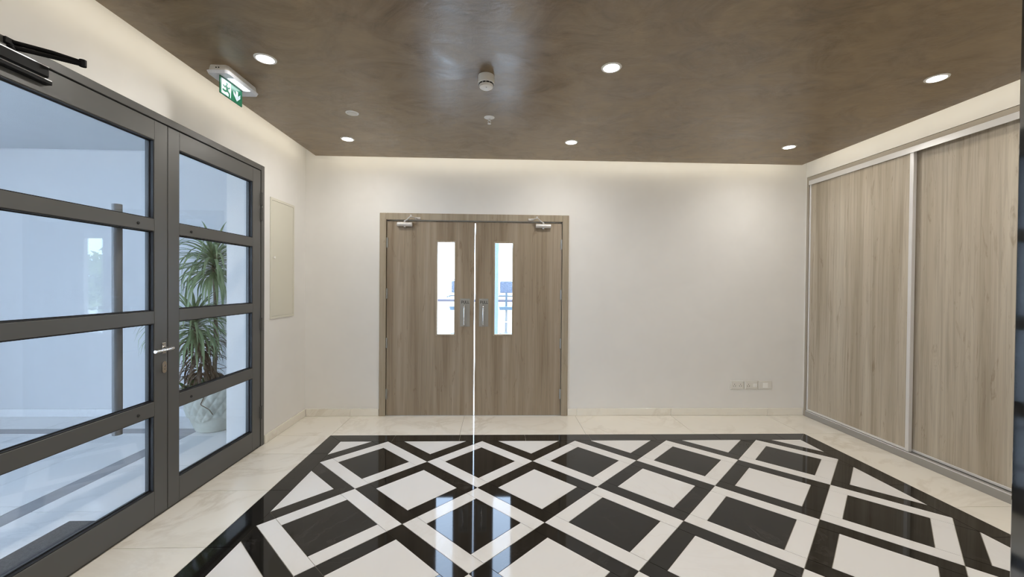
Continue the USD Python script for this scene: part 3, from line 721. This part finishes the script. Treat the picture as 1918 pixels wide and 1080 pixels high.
on_ = np.clip((zc - edge) / 0.012, 0, 1) * (np.hypot(V[:, 0], V[:, 1]) > 0.19) * np.clip((0.425 - zc) / 0.01, 0, 1)
off = (0.013 * scal) * on_ + 0.003 * on_
rr = np.hypot(V[:, 0], V[:, 1])
V[:, 0] *= (rr + off) / np.maximum(rr, 1e-9); V[:, 1] *= (rr + off) / np.maximum(rr, 1e-9)
Fq = [(i * NS + k, i * NS + (k + 1) % NS, (i + 1) * NS + (k + 1) % NS, (i + 1) * NS + k) for i in range(len(full) - 1) for k in range(NS)]
F3 = np.array([t for a, b, c, e in Fq for t in ((a, b, c), (a, c, e))])
part(pd, 'pot', trimesh.Trimesh(V + [PXC, PYC, 0], F3, process=False), M_POT, True)
part(pd, 'soil', lathe([(0, 0.386), (0.236, 0.386), (0.236, 0.398), (0.12, 0.412), (0, 0.418)], (PXC, PYC, 0), 24), M_SOIL)


def strap(base, az, up, length, w, droop, segs=7):
    """A strap leaf: rises at the angle up, then bends down under its weight; shallow V section."""
    p, a = np.array(base, float), up
    side = np.array([-math.sin(az), math.cos(az), 0])
    V, F = [], []
    st = length / segs
    for i in range(segs + 1):
        t = i / segs
        wd = w * (0.55 + 0.45 * min(1, t * 4)) * (1 - t ** 2.2) + 0.0006
        d = np.array([math.cos(az) * math.cos(a), math.sin(az) * math.cos(a), math.sin(a)])
        nrm = np.cross(side, d)
        V += [p + side * wd + nrm * wd * 0.3, p, p - side * wd + nrm * wd * 0.3]
        if i < segs:
            k = 3 * i
            F += [(k, k + 1, k + 4), (k, k + 4, k + 3), (k + 1, k + 2, k + 5), (k + 1, k + 5, k + 4)]
        p = p + d * st
        a -= droop / segs * (0.5 + 1.2 * t)
        a = max(a, -1.52)
    return trimesh.Trimesh(np.array(V), np.array(F), process=False)


heads = [((-2.800, 4.10, 1.60), 150, 0.60, 0.0165, True), ((-2.925, 4.02, 1.00), 150, 0.52, 0.0155, False)]
for (hx, hy_, hz_), n, ln, w, top in heads:
    mid = np.array([(PXC + hx) / 2 + 0.03, (PYC + hy_) / 2, hz_ * 0.55])
    ts = np.linspace(0, 1, 12)[:, None]
    p0, p2 = np.array([PXC + (hx - PXC) * 0.3, PYC - 0.03, 0.40]), np.array([hx, hy_, hz_])
    part(pd, 'cane', tube((1 - ts) ** 2 * p0 + 2 * ts * (1 - ts) * mid + ts ** 2 * p2, np.linspace(0.021, 0.014, 12), 10), M_STEM, True)
    hang, rise = [], []
    for k in range(n):
        t = k / n
        az = k * 2.39996 + rng.uniform(-0.2, 0.2)
        up = 1.15 - 1.5 * t ** 0.8 + rng.uniform(-0.12, 0.12)
        L = ln * rng.uniform(0.75, 1.1) * (0.75 + 0.3 * math.sin(t * 3.1))
        if hy_ + math.sin(az) * L * 0.55 > D - 0.02:
            L = min(L, max(0.18, (D - 0.03 - hy_) / max(0.1, math.sin(az)) * 1.35))
        (rise if t < 0.14 else hang).append(strap((hx, hy_, hz_ + 0.10 - 0.20 * t), az, up, L, w * rng.uniform(0.75, 1.1), (0.9 if t < 0.08 else 2.1) + rng.uniform(-0.3, 0.6)))
    for lf in rise:
        part(pd, 'leaf', lf, M_LEAF, True)
    part(pd, 'leaf_head', cat(hang), M_LEAF, True, label='drooping head of long green strap leaves', kind='stuff')
dry = []
for k in range(150):
    az, rad = rng.uniform(0, 6.28), rng.uniform(0.0, 0.13)
    b_ = (-2.86 + rad * math.cos(az), 4.03 + rad * 0.8 * math.sin(az), 0.90 - 0.38 * rng.random())
    L = rng.uniform(0.14, 0.28)
    if b_[1] + L * math.sin(az) > D - 0.03:
        az = -az
    dry.append(strap(b_, az, rng.uniform(-1.0, 0.3), L, rng.uniform(0.010, 0.017), 1.8, 5))
part(pd, 'dry_leaves', cat(dry), M_DRY, True, label='dry brown leaves hanging under the lower head', kind='stuff')
for k in range(44):
    az = rng.uniform(0, 6.28)
    r_ = rng.uniform(0.06, 0.24)
    a2 = az + rng.uniform(-0.6, 0.6)
    L = rng.uniform(0.10, 0.17)
    yb_ = PYC + r_ * math.sin(az)
    if yb_ + L * math.sin(a2) > D - 0.03:
        a2 = -abs(a2)
    part(pd, 'broad_leaf', strap((PXC + r_ * math.cos(az), yb_, 0.41), a2, rng.uniform(0.5, 1.3), L, rng.uniform(0.024, 0.036), 1.2, 5), M_LEAF2, True)
for pts in ([(-2.99, 3.96, 0.425), (-3.055, 3.94, 0.40), (-3.075, 3.93, 0.33), (-3.035, 3.93, 0.27), (-3.075, 3.92, 0.235), (-3.13, 3.95, 0.20)],
            [(-2.98, 3.94, 0.43), (-3.03, 3.92, 0.37), (-3.11, 3.95, 0.35), (-3.09, 3.94, 0.28), (-3.03, 3.93, 0.24)],
            [(-2.70, 3.84, 0.43), (-2.70, 3.818, 0.36), (-2.735, 3.83, 0.30), (-2.66, 3.84, 0.25), (-2.64, 3.855, 0.20)]):
    q = np.array(pts)
    tt = np.linspace(0, len(q) - 1, 22)
    part(pd, 'trailing_stem', tube(np.stack([np.interp(tt, range(len(q)), q[:, i]) for i in range(3)], 1), 0.0042, 6), M_STEM, True)

# ---------------------------------------------------------------- terrace beyond the wooden doors
solo('terrace_ground', bx(-40, 40, D + 0.21, 60, -0.12, -0.02), M_PAVE, 'sunlit pale terrace paving beyond the wooden doors', 'paving', kind='structure')
solo('street_ground', cat(bx(-40, 40, -40, PYF - 0.3, -0.14, -0.04), bx(-40, PXF - 0.25, PYF - 0.3, D + 0.2, -0.14, -0.04)), M_PAVE, 'pale paving outside the building', 'paving', kind='structure')
pw = thing('parapet', 'white terrace parapet with a thin dark coping, seen through the left glazed slot', 'parapet', (-2.8, 13.2, -0.02), kind='structure')
part(pw, 'parapet_wall', bx(-6, 3.5, 13.2, 13.4, -0.02, 0.86), M_PARAPET)
part(pw, 'coping', bx(-6.02, 3.52, 13.17, 13.43, 0.86, 0.935, 0.005), M_COPING)
tp = thing('terrace_post', 'slim blue-grey post on the terrace, at the left side of the right glazed slot', 'post', (-0.02, 10.0, -0.02))
part(tp, 'shaft', bx(-0.085, 0.005, 10.0, 10.09, -0.02, 3.2, 0.006), plain('pale_blue_grey_paint', (0.10, 0.13, 0.17), 0.5))
st = thing('bar_stool', 'blue-grey bar stool with speckled backrest on the terrace, seen through the right glazed slot', 'stool', (0.245, 12.0, -0.02))
sx, sy = 0.245, 12.0
part(st, 'base', lathe([(0, -0.02), (0.21, -0.02), (0.21, -0.005), (0.05, 0.02), (0.03, 0.05), (0, 0.05)], (sx, sy, 0), 32), M_ALU_DARK, 40)
part(st, 'column', cyl((sx, sy, 0.04), (sx, sy, 0.70), 0.032), M_ALU_DARK, 40)
part(st, 'seat', loft(rounded(sx - 0.22, sx + 0.22, sy - 0.2, sy + 0.2, 0.07), 0.78, rounded(sx - 0.2, sx + 0.2, sy - 0.18, sy + 0.18, 0.07), 0.68), M_BLUEGREY)
part(st, 'backrest', bx(sx - 0.19, sx + 0.19, sy + 0.17, sy + 0.22, 1.17, 1.52, 0.02), M_BLUEMESH)
part(st, 'back_support', cat(bx(sx - 0.03, sx + 0.03, sy + 0.18, sy + 0.21, 0.74, 1.2)), M_BLUEGREY)
part(st, 'arm_rail', tube([(sx - 0.27, sy - 0.16, 1.06), (sx - 0.27, sy + 0.12, 1.07), (sx - 0.2, sy + 0.24, 1.08), (sx + 0.2, sy + 0.24, 1.08), (sx + 0.27, sy + 0.12, 1.07), (sx + 0.27, sy - 0.16, 1.06)], 0.02, 10), M_BLUEGREY, 40)
part(st, 'footrest', lathe([(0.15, 0.33), (0.168, 0.33), (0.168, 0.35), (0.15, 0.35), (0.15, 0.33)], (sx, sy, 0), 28), M_ALU, 40)
part(st, 'footrest_spoke', cat(bx(sx - 0.16, sx + 0.16, sy - 0.008, sy + 0.008, 0.332, 0.348), bx(sx - 0.008, sx + 0.008, sy - 0.16, sy + 0.16, 0.332, 0.348)), M_ALU)

dup(st, (-1.20, 12.0, -0.02), 'second blue-grey bar stool, half hidden at the edge of the left glazed slot', None)


def tree(x, y, h, r, label, seed):
    rg = np.random.default_rng(seed)
    t = thing('tree', label, 'tree', (x, y, -0.02), 'trees beyond the terrace')
    part(t, 'trunk', tube([(x, y, -0.02), (x + 0.05, y, h * 0.3), (x - 0.04, y + 0.05, h * 0.62)], [0.11, 0.09, 0.05], 10), M_BARK, True)
    n = 1500
    c = rg.normal(size=(n, 3)); c /= np.linalg.norm(c, axis=1, keepdims=True)
    c *= (rg.random((n, 1)) ** 0.45)
    blob = 1 + 0.35 * np.sin(c[:, :1] * 5 + seed) * np.cos(c[:, 2:] * 4)
    c = c * blob * [r, r, h * 0.42] + [x, y, h * 0.56]
    a, b = rg.normal(size=(n, 3)), rg.normal(size=(n, 3))
    a /= np.linalg.norm(a, axis=1, keepdims=True)
    b -= a * (a * b).sum(1, keepdims=True); b /= np.linalg.norm(b, axis=1, keepdims=True)
    V = np.stack([c + a * 0.13, c + b * 0.06, c - a * 0.13, c - b * 0.06], 1).reshape(-1, 3)
    i = np.arange(n)[:, None] * 4
    part(t, 'crown', trimesh.Trimesh(V, np.vstack([i + [0, 1, 2], i + [0, 2, 3]]), process=False), M_TREE, label='loose green crown', kind='stuff')


tree(8.2, 13.2, 2.5, 0.9, 'small green tree out on the terrace, mirrored in the glass of the entrance door', 1)
tree(11.2, 13.4, 2.1, 0.8, 'lower bushy tree right of the first one on the terrace', 2)
